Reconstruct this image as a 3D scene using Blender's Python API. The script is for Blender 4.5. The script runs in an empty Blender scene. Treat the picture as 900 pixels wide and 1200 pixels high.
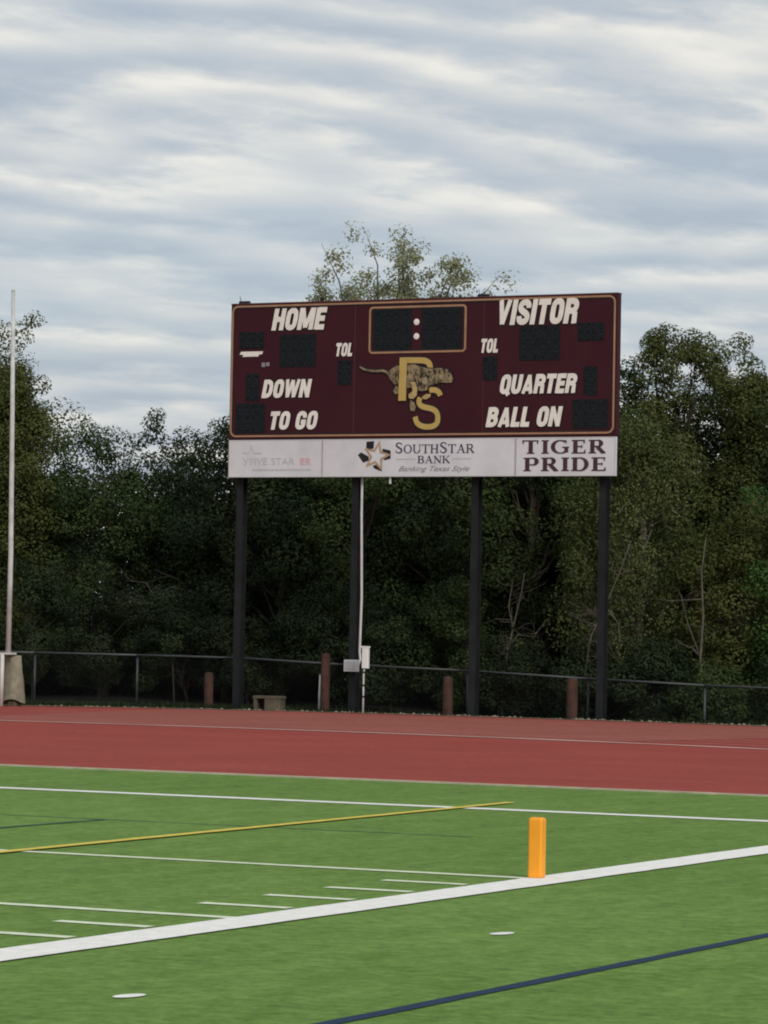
import bpy, math, random
import numpy as np
from mathutils import Matrix, Vector

SC = bpy.context.scene
COL = SC.collection
R = math.radians

# ------------------------------------------------------------------ camera
cam_d = bpy.data.cameras.new('camera')
cam_d.sensor_fit = 'VERTICAL'; cam_d.sensor_height = 24.0; cam_d.sensor_width = 18.0
cam_d.lens = 80.337; cam_d.clip_start = 0.1; cam_d.clip_end = 6000
cam = bpy.data.objects.new('camera', cam_d); COL.objects.link(cam)
_yaw, _pitch, _roll = -0.4672, 0.0352, 0.0184
_f = Vector((math.sin(_yaw)*math.cos(_pitch), math.cos(_yaw)*math.cos(_pitch), math.sin(_pitch)))
_r = Vector((math.cos(_yaw), -math.sin(_yaw), 0)); _u = _r.cross(_f)
_rr = math.cos(_roll)*_r + math.sin(_roll)*_u; _uu = -math.sin(_roll)*_r + math.cos(_roll)*_u
_m = Matrix((_rr, _uu, -_f)).transposed().to_4x4(); _m.translation = (10.759, -23.880, 1.850)
cam.matrix_world = _m
SC.camera = cam

# ------------------------------------------------------------------ sky, sun, exposure
SUN_EL, SUN_AZ = R(34), R(128)          # azimuth clockwise from +Y
wd = bpy.data.worlds.new('World'); SC.world = wd; wd.use_nodes = True
nt = wd.node_tree; nt.nodes.clear()
def N(t, ty, **kw):
    n = t.nodes.new(ty)
    for k, v in kw.items(): setattr(n, k, v)
    return n
def mth(t, op, a, b=None, clamp=False):
    n = N(t, 'ShaderNodeMath', operation=op); n.use_clamp = clamp
    for i, v in enumerate((a, b)):
        if v is None: continue
        if isinstance(v, (int, float)): n.inputs[i].default_value = v
        else: t.links.new(v, n.inputs[i])
    return n.outputs[0]
def ramp(t, fac, stops):
    n = N(t, 'ShaderNodeValToRGB'); e = n.color_ramp.elements
    while len(e) < len(stops): e.new(0.5)
    for el, (p, c) in zip(e, stops): el.position = p; el.color = (*c, 1)
    t.links.new(fac, n.inputs[0]); return n.outputs[0]
def mixc(t, f, a, b, mode='MIX'):
    n = N(t, 'ShaderNodeMix', data_type='RGBA', blend_type=mode)
    for i, v in ((0, f), (6, a), (7, b)):
        if isinstance(v, (int, float)): n.inputs[i].default_value = v
        elif isinstance(v, tuple): n.inputs[i].default_value = (*v[:3], 1)
        else: t.links.new(v, n.inputs[i])
    return n.outputs[2]
def noise(t, vec, scale, detail=3, rough=0.5, dist=0.0):
    n = N(t, 'ShaderNodeTexNoise'); n.inputs['Scale'].default_value = scale
    n.inputs['Detail'].default_value = detail; n.inputs['Roughness'].default_value = rough
    n.inputs['Distortion'].default_value = dist
    if vec is not None: t.links.new(vec, n.inputs['Vector'])
    return n.outputs['Fac']
sky = N(nt, 'ShaderNodeTexSky', sky_type='NISHITA', sun_disc=False)
sky.sun_elevation = SUN_EL; sky.sun_rotation = SUN_AZ
sky.air_density = 1.0; sky.dust_density = 2.0
tc = N(nt, 'ShaderNodeTexCoord'); sp = N(nt, 'ShaderNodeSeparateXYZ')
nt.links.new(tc.outputs['Generated'], sp.inputs[0])
zz = mth(nt, 'ADD', mth(nt, 'MAXIMUM', sp.outputs[2], 0.0), 0.20)      # cloud deck seen in perspective
px = mth(nt, 'DIVIDE', sp.outputs[0], zz); py = mth(nt, 'DIVIDE', sp.outputs[1], zz)
ca, sa = math.cos(0.467), math.sin(0.467)
s_ = mth(nt, 'ADD', mth(nt, 'MULTIPLY', px, ca), mth(nt, 'MULTIPLY', py, sa))
v_ = mth(nt, 'SUBTRACT', mth(nt, 'MULTIPLY', py, ca), mth(nt, 'MULTIPLY', px, sa))
v2 = mth(nt, 'ADD', v_, mth(nt, 'MULTIPLY', s_, -0.20))
def cvec(a, b, z):
    c = N(nt, 'ShaderNodeCombineXYZ'); nt.links.new(mth(nt, 'MULTIPLY', s_, a), c.inputs[0])
    nt.links.new(mth(nt, 'MULTIPLY', v2, b), c.inputs[1]); c.inputs[2].default_value = z
    return c.outputs[0]
n_warp = noise(nt, cvec(2.6, 2.6, 2.2), 1.0, 2, 0.5, 0.0)
n_band = noise(nt, cvec(3.4, 5.2, 5.3), 1.0, 3, 0.5, 0.2)
n_puff = noise(nt, cvec(10.5, 15.0, 7.7), 1.0, 5, 0.55, 0.1)
n_big = noise(nt, cvec(1.3, 1.6, 1.3), 1.0, 2, 0.5, 0.0)
rip = mth(nt, 'SINE', mth(nt, 'ADD', mth(nt, 'MULTIPLY', v2, 38.0), mth(nt, 'ADD', mth(nt, 'MULTIPLY', n_warp, 20.0), mth(nt, 'MULTIPLY', n_puff, 4.0))))
rip = mth(nt, 'ADD', mth(nt, 'MULTIPLY', rip, 0.5), 0.5)
cl = mth(nt, 'ADD', mth(nt, 'ADD', mth(nt, 'MULTIPLY', n_band, 0.38), mth(nt, 'MULTIPLY', n_puff, 0.36)), mth(nt, 'ADD', mth(nt, 'MULTIPLY', n_big, 0.14), mth(nt, 'MULTIPLY', rip, 0.12)))
ccol = ramp(nt, cl, [(0.37, (0.305, 0.348, 0.40)), (0.46, (0.362, 0.398, 0.435)), (0.55, (0.455, 0.468, 0.472)), (0.65, (0.62, 0.602, 0.555))])
cbr = N(nt, 'ShaderNodeVectorMath', operation='SCALE'); nt.links.new(ccol, cbr.inputs[0]); cbr.inputs['Scale'].default_value = 10.0
cov = mth(nt, 'MULTIPLY', n_big, 0.35, True); cov = mth(nt, 'ADD', cov, 0.74, True)
bgc = mixc(nt, cov, sky.outputs[0], cbr.outputs[0])
bg = N(nt, 'ShaderNodeBackground'); bg.inputs[1].default_value = 0.1
nt.links.new(bgc, bg.inputs[0])
wo = N(nt, 'ShaderNodeOutputWorld'); nt.links.new(bg.outputs[0], wo.inputs[0])

sun_d = bpy.data.lights.new('sun', 'SUN'); sun_d.energy = 1.5; sun_d.angle = R(25); sun_d.color = (1.0, 0.95, 0.87)
sun = bpy.data.objects.new('sun', sun_d); COL.objects.link(sun)
_d = Vector((math.sin(SUN_AZ)*math.cos(SUN_EL), math.cos(SUN_AZ)*math.cos(SUN_EL), math.sin(SUN_EL)))
sun.rotation_euler = _d.to_track_quat('Z', 'Y').to_euler(); sun.location = (0, 0, 60)

vs = SC.view_settings; vs.view_transform = 'Standard'; vs.look = 'None'; vs.exposure = 0.5; vs.gamma = 1.0
vs.use_curve_mapping = False
SC.cycles.filter_width = 2.0
SC.cycles.max_bounces = 6

# ------------------------------------------------------------------ helpers
def link(o, parent=None):
    COL.objects.link(o)
    if parent: o.parent = parent
    return o
def tag(o, label=None, cat=None, group=None, kind=None):
    if label: o['label'] = label
    if cat: o['category'] = cat
    if group: o['group'] = group
    if kind: o['kind'] = kind
    return o
def thing(name, loc, label, cat, group=None, rz=0.0):
    o = bpy.data.objects.new(name, None); o.location = loc; o.rotation_euler = (0, 0, rz)
    o.empty_display_size = 0.3
    return tag(link(o), label, cat, group)

class MB:
    """collects shapes, builds one mesh object"""
    def __init__(s): s.v = []; s.f = []
    def add(s, vs, fs):
        k = len(s.v); s.v += [tuple(v) for v in vs]; s.f += [tuple(i + k for i in f) for f in fs]; return s
    def box(s, a, b):
        (x0, y0, z0), (x1, y1, z1) = a, b
        return s.add([(x0,y0,z0),(x1,y0,z0),(x1,y1,z0),(x0,y1,z0),(x0,y0,z1),(x1,y0,z1),(x1,y1,z1),(x0,y1,z1)],
                     [(0,3,2,1),(4,5,6,7),(0,1,5,4),(1,2,6,5),(2,3,7,6),(3,0,4,7)])
    def bbox(s, a, b, c=0.01):
        """box with chamfered vertical edges and top edge"""
        (x0, y0, z0), (x1, y1, z1) = a, b
        def ring(i, z): return [(x0+c+i,y0+i,z),(x1-c-i,y0+i,z),(x1-i,y0+c+i,z),(x1-i,y1-c-i,z),(x1-c-i,y1-i,z),(x0+c+i,y1-i,z),(x0+i,y1-c-i,z),(x0+i,y0+c+i,z)]
        vs = ring(0, z0) + ring(0, z1-c) + ring(c*0.7, z1); fs = [tuple(range(7, -1, -1)), tuple(range(16, 24))]
        for k in (0, 8):
            for i in range(8): fs.append((k+i, k+(i+1) % 8, k+8+(i+1) % 8, k+8+i))
        return s.add(vs, fs)
    def tube(s, pts, rad, n=8, cap=True):
        pts = [Vector([float(q) for q in p]) for p in pts]
        rad = [float(rad)]*len(pts) if isinstance(rad, (int, float)) else [float(q) for q in rad]
        vs = []; fs = []
        for i, p in enumerate(pts):
            t = (pts[min(i+1, len(pts)-1)] - pts[max(i-1, 0)]).normalized()
            a = t.cross(Vector((0, 0, 1)) if abs(t.z) < 0.9 else Vector((1, 0, 0))).normalized(); b = t.cross(a)
            for k in range(n):
                an = 2*math.pi*k/n; vs.append(p + rad[i]*(math.cos(an)*a + math.sin(an)*b))
        for i in range(len(pts)-1):
            for k in range(n):
                fs.append((i*n+k, i*n+(k+1) % n, (i+1)*n+(k+1) % n, (i+1)*n+k))
        if cap: fs.append(tuple(range(n-1, -1, -1))); fs.append(tuple((len(pts)-1)*n + k for k in range(n)))
        return s.add(vs, fs)
    def ribbon(s, pts, ws, y=0.0):
        """flat strip in the local xz plane"""
        P = [Vector((p[0], p[1])) for p in pts]
        if isinstance(ws, (int, float)): ws = [ws]*len(P)
        vs = []
        for i, p in enumerate(P):
            t = P[min(i+1, len(P)-1)] - P[max(i-1, 0)]; t.normalize(); nn = Vector((-t.y, t.x))
            vs += [(p.x+nn.x*ws[i]/2, y, p.y+nn.y*ws[i]/2), (p.x-nn.x*ws[i]/2, y, p.y-nn.y*ws[i]/2)]
        return s.add(vs, [(2*i, 2*i+1, 2*i+3, 2*i+2) for i in range(len(P)-1)])
    def poly(s, pts, y=0.0):
        return s.add([(p[0], y, p[1]) for p in pts], [tuple(range(len(pts)))])
    def build(s, name, m, parent=None, smooth=False):
        me = bpy.data.meshes.new(name); me.from_pydata([tuple(v) for v in s.v], [], s.f); me.update()
        if smooth: me.polygons.foreach_set('use_smooth', [True]*len(me.polygons))
        me.materials.append(m)
        return link(bpy.data.objects.new(name, me), parent)

MATS = {}
def mat(name, col, rough=0.7, var=0.12, scale=6.0, bump=0.0, bscale=40.0, metal=0.0, spec=0.4, col2=None, detail=5):
    if name in MATS: return MATS[name]
    m = bpy.data.materials.new(name); m.use_nodes = True; t = m.node_tree
    p = t.nodes['Principled BSDF']; p.inputs['Roughness'].default_value = rough; p.inputs['Metallic'].default_value = metal
    p.inputs['Specular IOR Level'].default_value = spec
    c = N(t, 'ShaderNodeTexCoord').outputs['Object']
    f = noise(t, c, scale, detail, 0.6)
    lo = tuple(max(0, x*(1-var)) for x in col); hi = tuple(min(1, x*(1+var)) for x in (col2 or col))
    t.links.new(ramp(t, f, [(0.3, lo), (0.7, hi)]), p.inputs['Base Color'])
    if bump:
        b = N(t, 'ShaderNodeBump'); b.inputs['Strength'].default_value = bump; b.inputs['Distance'].default_value = 0.02
        t.links.new(noise(t, c, bscale, 4, 0.6), b.inputs['Height']); t.links.new(b.outputs[0], p.inputs['Normal'])
    MATS[name] = m; return m

# ------------------------------------------------------------------ setting: ground, turf, track
def sm(x): x = max(0.0, min(1.0, x)); return x*x*(3-2*x)
def ground_z(x, y):
    dip = 0.42*sm((x+29.5)/13.0)*sm((y-45.9)/1.1)
    return -0.035 - dip + 0.05*math.sin(x*0.9+y*0.4)*sm((y-47)/3)
m_soil = mat('soil', (0.018, 0.016, 0.011), 0.95, 0.5, 1.3, 0.8, 12, col2=(0.02, 0.021, 0.012))
gx = sorted(set([-2500, -900, -300, -120, -80] + list(np.arange(-62, 14.1, 1.0)) + [30, 60, 120, 300, 900, 2500]))
gy = sorted(set([-2500, -900, -300, -100, -40, 0, 30, 42] + list(np.arange(44, 72, 0.5)) + [80, 120, 300, 900, 2500]))
g = MB(); g.v = [(x, y, ground_z(x, y)) for y in gy for x in gx]; nx = len(gx)
g.f = [(j*nx+i, j*nx+i+1, (j+1)*nx+i+1, (j+1)*nx+i) for j in range(len(gy)-1) for i in range(nx-1)]
tag(g.build('ground', m_soil, smooth=True), 'dark bare soil and leaf litter under the trees behind the track', None, None, 'structure')

# artificial turf: short green fibres, slightly streaky pile
mt = bpy.data.materials.new('turf'); mt.use_nodes = True; t = mt.node_tree; p = t.nodes['Principled BSDF']
p.inputs['Roughness'].default_value = 0.85; p.inputs['Specular IOR Level'].default_value = 0.15
c = N(t, 'ShaderNodeTexCoord').outputs['Object']
mp = N(t, 'ShaderNodeMapping'); mp.inputs['Scale'].default_value = (1.0, 0.45, 1.0); mp.inputs['Rotation'].default_value = (0, 0, 0.3); t.links.new(c, mp.inputs[0])
fA = noise(t, mp.outputs[0], 2.4, 5, 0.65); fB = noise(t, mp.outputs[0], 26.0, 4, 0.75); fC = noise(t, c, 0.12, 2, 0.5); fD = noise(t, c, 8.0, 3, 0.6)
ff = mth(t, 'ADD', mth(t, 'ADD', mth(t, 'MULTIPLY', fA, 0.25), mth(t, 'MULTIPLY', fB, 0.27)), mth(t, 'ADD', mth(t, 'MULTIPLY', fC, 0.14), mth(t, 'MULTIPLY', fD, 0.34)))
t.links.new(ramp(t, ff, [(0.40, (0.076, 0.150, 0.023)), (0.5, (0.126, 0.224, 0.041)), (0.60, (0.182, 0.298, 0.068))]), p.inputs['Base Color'])
b = N(t, 'ShaderNodeBump'); b.inputs['Strength'].default_value = 0.6; b.inputs['Distance'].default_value = 0.02
t.links.new(noise(t, c, 60, 3, 0.7), b.inputs['Height']); t.links.new(b.outputs[0], p.inputs['Normal'])

turf = MB().box((-75, -75, -0.03), (24, 14.35, 0.0)).build('turf_field', mt)
tag(turf, 'green artificial turf football field', None, None, 'structure')
m_white = mat('line_paint_white', (0.80, 0.79, 0.745), 0.8, 0.10, 9, 0.3, 60, spec=0.2)
m_thin = mat('line_paint_thin', (0.66, 0.72, 0.53), 0.8, 0.16, 9, 0.3, 60, spec=0.2)
m_yel = mat('line_paint_yellow', (0.62, 0.50, 0.085), 0.8, 0.14, 9, 0.3, 60, spec=0.2)
m_blue = mat('line_paint_blue', (0.009, 0.028, 0.066), 0.8, 0.25, 7, 0.3, 60, spec=0.2)
_lr = random.Random(5)
def strip(x0, y0, x1, y1, name, m, z=0.004):
    """painted line with very slightly ragged edges"""
    L = max(x1-x0, y1-y0); n = max(2, int(L/0.35)); w = MB(); vs = []
    along_x = (x1-x0) > (y1-y0)
    for i in range(n+1):
        a = i/n; e0 = _lr.uniform(-0.006, 0.006); e1 = _lr.uniform(-0.006, 0.006)
        if along_x: vs += [(x0+(x1-x0)*a, y0+e0, z), (x0+(x1-x0)*a, y1+e1, z)]
        else: vs += [(x1+e1, y0+(y1-y0)*a, z), (x0+e0, y0+(y1-y0)*a, z)]
    w.add(vs, [(2*i, 2*i+2, 2*i+3, 2*i+1) for i in range(n)])
    return w.build(name, m, turf)
YD = 0.9144
strip(0.0, -60, 0.405, 9.04, 'sideline', m_white, 0.009)
strip(-48.77, 9.04, 0.405, 9.32, 'end_line', m_white, 0.005)
strip(0.405, 9.04, 22, 9.32, 'end_line', m_white, 0.005)
strip(-48.77, -0.07, 0.0, 0.07, 'goal_line', m_thin, 0.005)
for k in range(1, 46):
    if k % 5 == 0: strip(-48.77, -k*YD-0.068, 0.0, -k*YD+0.068, 'yard_line', m_thin, 0.005)
    else: strip(-0.087-0.687, -k*YD-0.065, -0.087, -k*YD+0.065, 'yard_tick', m_thin, 0.005)
sl = strip(-0.065, -30, 0.065, 10.85, 'soccer_touchline', m_yel, 0.013); sl.location = (-4.58, -0.3, 0); sl.rotation_euler = (0, 0, 0.036)
strip(3.20, -45, 3.30, 30-19, 'blue_sideline', m_blue, 0.005)
strip(-9, 4.482, -2.6, 4.518, 'blue_cross_line', m_blue, 0.005)
strip(-6.50, 2.2, -6.44, 4.45, 'blue_arc_line', m_blue, 0.009)
for yy in (-9.0, -4.53, -13.6):
    e = MB().add([(1.87+0.06*math.cos(a*math.pi/8)+0.01*math.sin(a*math.pi/8), yy+0.115*math.sin(a*math.pi/8), 0.006) for a in range(16)], [tuple(range(16))])
    e.build('yard_spot', m_white, turf)

# track: concrete kerb, red apron and curved lanes
m_kerb = mat('kerb_concrete', (0.40, 0.36, 0.26), 0.9, 0.25, 3, 0.4, 30)
kb = MB().box((-75, 14.35, -0.03), (24, 14.52, 0.018)).build('turf_kerb', m_kerb); tag(kb, 'pale concrete kerb between turf and red track', None, None, 'structure')
def tmat(name, lo, mid, hi):
    m = bpy.data.materials.new(name); m.use_nodes = True; t = m.node_tree; p = t.nodes['Principled BSDF']
    p.inputs['Roughness'].default_value = 0.9; p.inputs['Specular IOR Level'].default_value = 0.2
    c = N(t, 'ShaderNodeTexCoord').outputs['Object']
    mp = N(t, 'ShaderNodeMapping'); mp.inputs['Scale'].default_value = (0.7, 1.0, 1.0); t.links.new(c, mp.inputs[0])
    f = mth(t, 'ADD', mth(t, 'MULTIPLY', noise(t, mp.outputs[0], 0.5, 4, 0.6), 0.32), mth(t, 'MULTIPLY', noise(t, c, 7, 4, 0.75), 0.68))
    t.links.new(ramp(t, f, [(0.36, lo), (0.5, mid), (0.64, hi)]), p.inputs['Base Color'])
    b = N(t, 'ShaderNodeBump'); b.inputs['Strength'].default_value = 0.5; b.inputs['Distance'].default_value = 0.01
    t.links.new(noise(t, c, 90, 3, 0.7), b.inputs['Height']); t.links.new(b.outputs[0], p.inputs['Normal']); return m
m_trk = tmat('track_red', (0.228, 0.036, 0.026), (0.275, 0.046, 0.033), (0.325, 0.062, 0.045))
m_lane = tmat('track_lane', (0.225, 0.058, 0.042), (0.275, 0.076, 0.056), (0.33, 0.10, 0.075))
EDGE = [(-75, -10), (-62, 14), (-52, 28), (-44, 36.2), (-38, 40.3), (-34, 42.6), (-32, 43.6), (-29.5, 44.9), (-27, 45.6), (-24.4, 45.9), (-21, 45.85), (-18, 45.6), (-15, 45.2), (-12, 44.6), (-8, 43.2), (0, 39), (10, 30), (20, 18), (24, 14.52)]
def edge_y(x):
    for (a, b_), (c_, d_) in zip(EDGE, EDGE[1:]):
        if a <= x <= c_: return b_ + (d_-b_)*(x-a)/(c_-a)
    return 0
def arc_xy(rad, n=60, a0=-62, a1=62, cx=-22.0, cy=-9.4):
    return [(cx+rad*math.sin(R(a0+(a1-a0)*i/n)), cy+rad*math.cos(R(a0+(a1-a0)*i/n))) for i in range(n+1)]
tr = MB().add([(x, max(y, 14.52), 0.0) for x, y in EDGE[2:]] + [(-52, 14.52, 0.0)], [tuple(range(len(EDGE)-1, -1, -1))[-(len(EDGE)-1):]])
tr = MB(); top = [(x, edge_y(x), 0.0) for x in np.linspace(-58, 23, 82)]; bot = [(x, 14.52, 0.0) for x in np.linspace(-58, 23, 82)]
tr.add(bot + top, [(i, i+1, 83+i, 82+i) for i in range(81)])
trk = tag(tr.build('running_track', m_trk), 'red rubber track apron and bend behind the end zone', None, None, 'structure')
def ring(r0, r1, z, name, m, a0=-40, a1=60, n=80):
    A, B_ = arc_xy(r0, n, a0, a1), arc_xy(r1, n, a0, a1)
    w = MB(); vs = []; fs = []
    for i in range(n+1): vs += [(*A[i], z), (*B_[i], z)]
    for i in range(n):
        if max(vs[2*i+1][1]-edge_y(vs[2*i+1][0]), vs[2*i+3][1]-edge_y(vs[2*i+3][0])) < -0.05 and min(vs[2*i][1], vs[2*i+2][1]) > 14.6:
            fs.append((2*i, 2*i+2, 2*i+3, 2*i+1))
    w.add(vs, fs); return w.build(name, m, trk)
ring(42.0, 54.6, 0.004, 'lane_surface', m_lane)
m_lline = mat('lane_line_paint', (0.56, 0.40, 0.35), 0.85, 0.3, 0.4, col2=(0.66, 0.5, 0.45))
m_lfade = mat('lane_line_faded', (0.33, 0.15, 0.12), 0.85, 0.2, 0.6, col2=(0.42, 0.22, 0.185))
ring(41.92, 42.12, 0.010, 'lane_line', m_lline, -40, 60)
for k in range(1, 9): ring(42.1+1.22*k-0.03, 42.1+1.22*k+0.05, 0.010, 'lane_line', m_lfade)

# gravelly edging where the track ends
m_edge = mat('edging_sand', (0.27, 0.22, 0.15), 0.95, 0.4, 5, 0.8, 20)
w = MB(); rnd = random.Random(8); xs = np.linspace(-50, 14, 330); vs = []
for x in xs: y = edge_y(x); vs += [(x, y-0.03+rnd.uniform(-.06, .02), 0.012), (x, y+rnd.uniform(0.10, 0.42), 0.012)]
w.add(vs, [(2*i, 2*i+2, 2*i+3, 2*i+1) for i in range(len(xs)-1)])
tag(w.build('track_edging', m_edge), 'thin strip of pale sandy edging along the far rim of the track', None, None, 'structure')
w = MB()
for i in range(420):
    x = rnd.uniform(-46, 4); y = edge_y(x)+abs(rnd.gauss(0.15, 0.22)); s = rnd.uniform(0.015, 0.05); z = 0.014
    w.add([(x-s, y, z), (x, y-s*.8, z), (x+s, y, z), (x, y+s, z), (x+rnd.uniform(-.3, .3)*s, y, z+s*rnd.uniform(.5, 1.0))], [(0,1,4),(1,2,4),(2,3,4),(3,0,4)])
tag(w.build('gravel', mat('gravel', (0.20, 0.165, 0.12), 0.95, 0.4, 8)), 'scattered pale gravel along the far rim of the track', 'gravel', None, 'stuff')

# grass tufts growing behind the track edge
def leaf_mesh(name, P, Nrm, T, L, Wd, tint, m):
    """P centres, T long axis, Nrm normal: one pointed leaf (2 triangles folded on the midrib) each"""
    n = len(P); T = T/np.linalg.norm(T, axis=1)[:, None]
    S = np.cross(Nrm, T); S /= (np.linalg.norm(S, axis=1)[:, None]+1e-9); U = np.cross(T, S)
    L = L[:, None]; Wd = Wd[:, None]
    V = np.empty((n, 4, 3), np.float32)
    V[:, 0] = P-T*L*.5; V[:, 1] = P+S*Wd*.5+U*Wd*.18-T*L*.05; V[:, 2] = P+T*L*.5; V[:, 3] = P-S*Wd*.5+U*Wd*.18-T*L*.05
    me = bpy.data.meshes.new(name); me.vertices.add(4*n); me.vertices.foreach_set('co', V.ravel())
    me.loops.add(4*n); me.loops.foreach_set('vertex_index', np.arange(4*n, dtype=np.int32))
    me.polygons.add(n); me.polygons.foreach_set('loop_start', np.arange(0, 4*n, 4, dtype=np.int32))
    a = me.attributes.new('tint', 'FLOAT', 'FACE'); a.data.foreach_set('value', tint.astype(np.float32))
    me.materials.append(m); me.update(calc_edges=True); me.validate(); return me
def leaf_mat(name, c0, c1, trans=0.25):
    m = bpy.data.materials.new(name); m.use_nodes = True; t = m.node_tree; p = t.nodes['Principled BSDF']
    p.inputs['Roughness'].default_value = 0.8; p.inputs['Specular IOR Level'].default_value = 0.12
    at = N(t, 'ShaderNodeAttribute', attribute_name='tint')
    col = ramp(t, at.outputs['Fac'], [(0.0, c0), (1.0, c1)])
    t.links.new(col, p.inputs['Base Color'])
    tr = N(t, 'ShaderNodeBsdfTranslucent'); t.links.new(mixc(t, 1.0, col, (1.0, 1.0, 0.55), 'MULTIPLY'), tr.inputs[0])
    mx = N(t, 'ShaderNodeMixShader'); mx.inputs[0].default_value = trans
    t.links.new(p.outputs[0], mx.inputs[1]); t.links.new(tr.outputs[0], mx.inputs[2])
    t.links.new(mx.outputs[0], t.nodes['Material Output'].inputs['Surface']); return m

# ------------------------------------------------------------------ trees and shrubs
m_bark = mat('bark', (0.045, 0.036, 0.027), 0.95, 0.4, 7, 0.8, 30)
m_pale = mat('pale_bark', (0.095, 0.085, 0.066), 0.95, 0.35, 6, 0.6, 30)
LM = {'olive': leaf_mat('leaf_olive', (0.048, 0.063, 0.018), (0.112, 0.125, 0.040)),
      'dark': leaf_mat('leaf_dark_shade', (0.013, 0.024, 0.011), (0.038, 0.054, 0.023), 0.18),  # dark green, with shade under the canopy also put into the colour
      'mid': leaf_mat('leaf_mid', (0.023, 0.042, 0.014), (0.062, 0.086, 0.030), 0.2),
      'feather': leaf_mat('leaf_feather', (0.050, 0.070, 0.024), (0.120, 0.142, 0.054)),
      'bright': leaf_mat('leaf_bright', (0.034, 0.080, 0.020), (0.085, 0.155, 0.045)),
      'pale': leaf_mat('leaf_pale_haze', (0.20, 0.21, 0.13), (0.38, 0.39, 0.27), 0.5),  # sky haze and light through the thin crown put into the leaf colour
      'low': leaf_mat('leaf_low_shade', (0.010, 0.017, 0.008), (0.028, 0.038, 0.016), 0.15)}  # undergrowth: shade of the wood's interior put into the leaf colour
def unit(v): return v/(np.linalg.norm(v, axis=-1, keepdims=True)+1e-9)
def clump_leaves(rng, C, Rc, per, size, droop=0.0, shell=0.55, flat=0.75):
    """leaves on the outer part of each clump, facing mostly outwards and up"""
    n = len(C); idx = np.repeat(np.arange(n), per)
    d = unit(rng.normal(size=(len(idx), 3)))
    rr = Rc[idx]*(shell+(1.08-shell)*rng.random(len(idx))**0.6)
    sc3 = np.array([1, 1, flat])
    P = C[idx]+d*rr[:, None]*sc3
    nr = unit(d*0.8+np.array([0, 0, 0.55])+rng.normal(size=d.shape)*0.38)
    T = np.cross(nr, rng.normal(size=d.shape)); T = unit(T)+np.array([0, 0, -droop])
    L = size*rng.uniform(0.65, 1.45, len(idx)); Wd = L*rng.uniform(0.45, 0.75, len(idx))
    tint = np.clip(0.5+rng.normal(0, 0.22, n)[idx]+rng.normal(0, 0.09, len(idx)), 0, 1)
    return P, nr, T, L, Wd, tint
def crown_clumps(rng, h, base, rx, n, rc, lean=(0, 0), pointy=0.0):
    cz = (h+base)/2; hz = (h-base)/2; C = []; Rc = []
    lob = rng.uniform(0, 6.28, 4); amp = rng.uniform(0.08, 0.2, 4)
    while len(C) < n:
        d = unit(rng.normal(size=3)); a = math.atan2(d[1], d[0])
        k = 1+sum(amp[i]*math.sin((i+2)*a+lob[i]+d[2]*2.5*(i+1)) for i in range(4))*0.7
        r = rng.uniform(0.45, 1.0)**0.6*k
        if pointy: r *= 1-pointy*max(0, d[2])*math.hypot(d[0], d[1])
        p = np.array([d[0]*rx*r+lean[0]*d[2], d[1]*rx*r+lean[1]*d[2], cz+d[2]*hz*min(r, 1.0)])
        if p[2] < base*0.7: continue
        C.append(p); Rc.append(rc*rng.uniform(0.55, 1.25))
    return np.array(C), np.array(Rc)
def limbs(w, rng, h, base, C, r0, nl, lean=(0, 0)):
    top = h*0.82; tp = []
    wob = rng.normal(0, 0.12, (7, 2))
    for i in range(7):
        a = i/6; tp.append((wob[i][0]*a*1.5+lean[0]*a*.6, wob[i][1]*a*1.5+lean[1]*a*.6, -0.3+(top+0.3)*a))
    w.tube(tp, [r0*(1.25 if i == 0 else 1)*(1-0.8*i/6) for i in range(7)], 8)
    order = rng.permutation(len(C))[:nl]
    for j in order:
        c = C[j]; a = min(0.85, max(0.25, (c[2]-0.25*math.hypot(c[0], c[1])*2)/top)); a *= rng.uniform(0.75, 1.0)
        k = a*6; i0 = min(5, int(k)); fr = k-i0
        s = np.array(tp[i0])*(1-fr)+np.array(tp[i0+1])*fr
        mid = (s+c)/2+rng.normal(0, 0.2, 3)+np.array([0, 0, 0.25])
        rb = r0*0.42*(1-0.6*a)
        w.tube([s, (s+mid)/2+rng.normal(0, .06, 3), mid, (mid+c)/2+rng.normal(0, .08, 3), c], [rb, rb*.8, rb*.6, rb*.4, rb*.15], 5, False)
LEAFN = [0]
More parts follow.
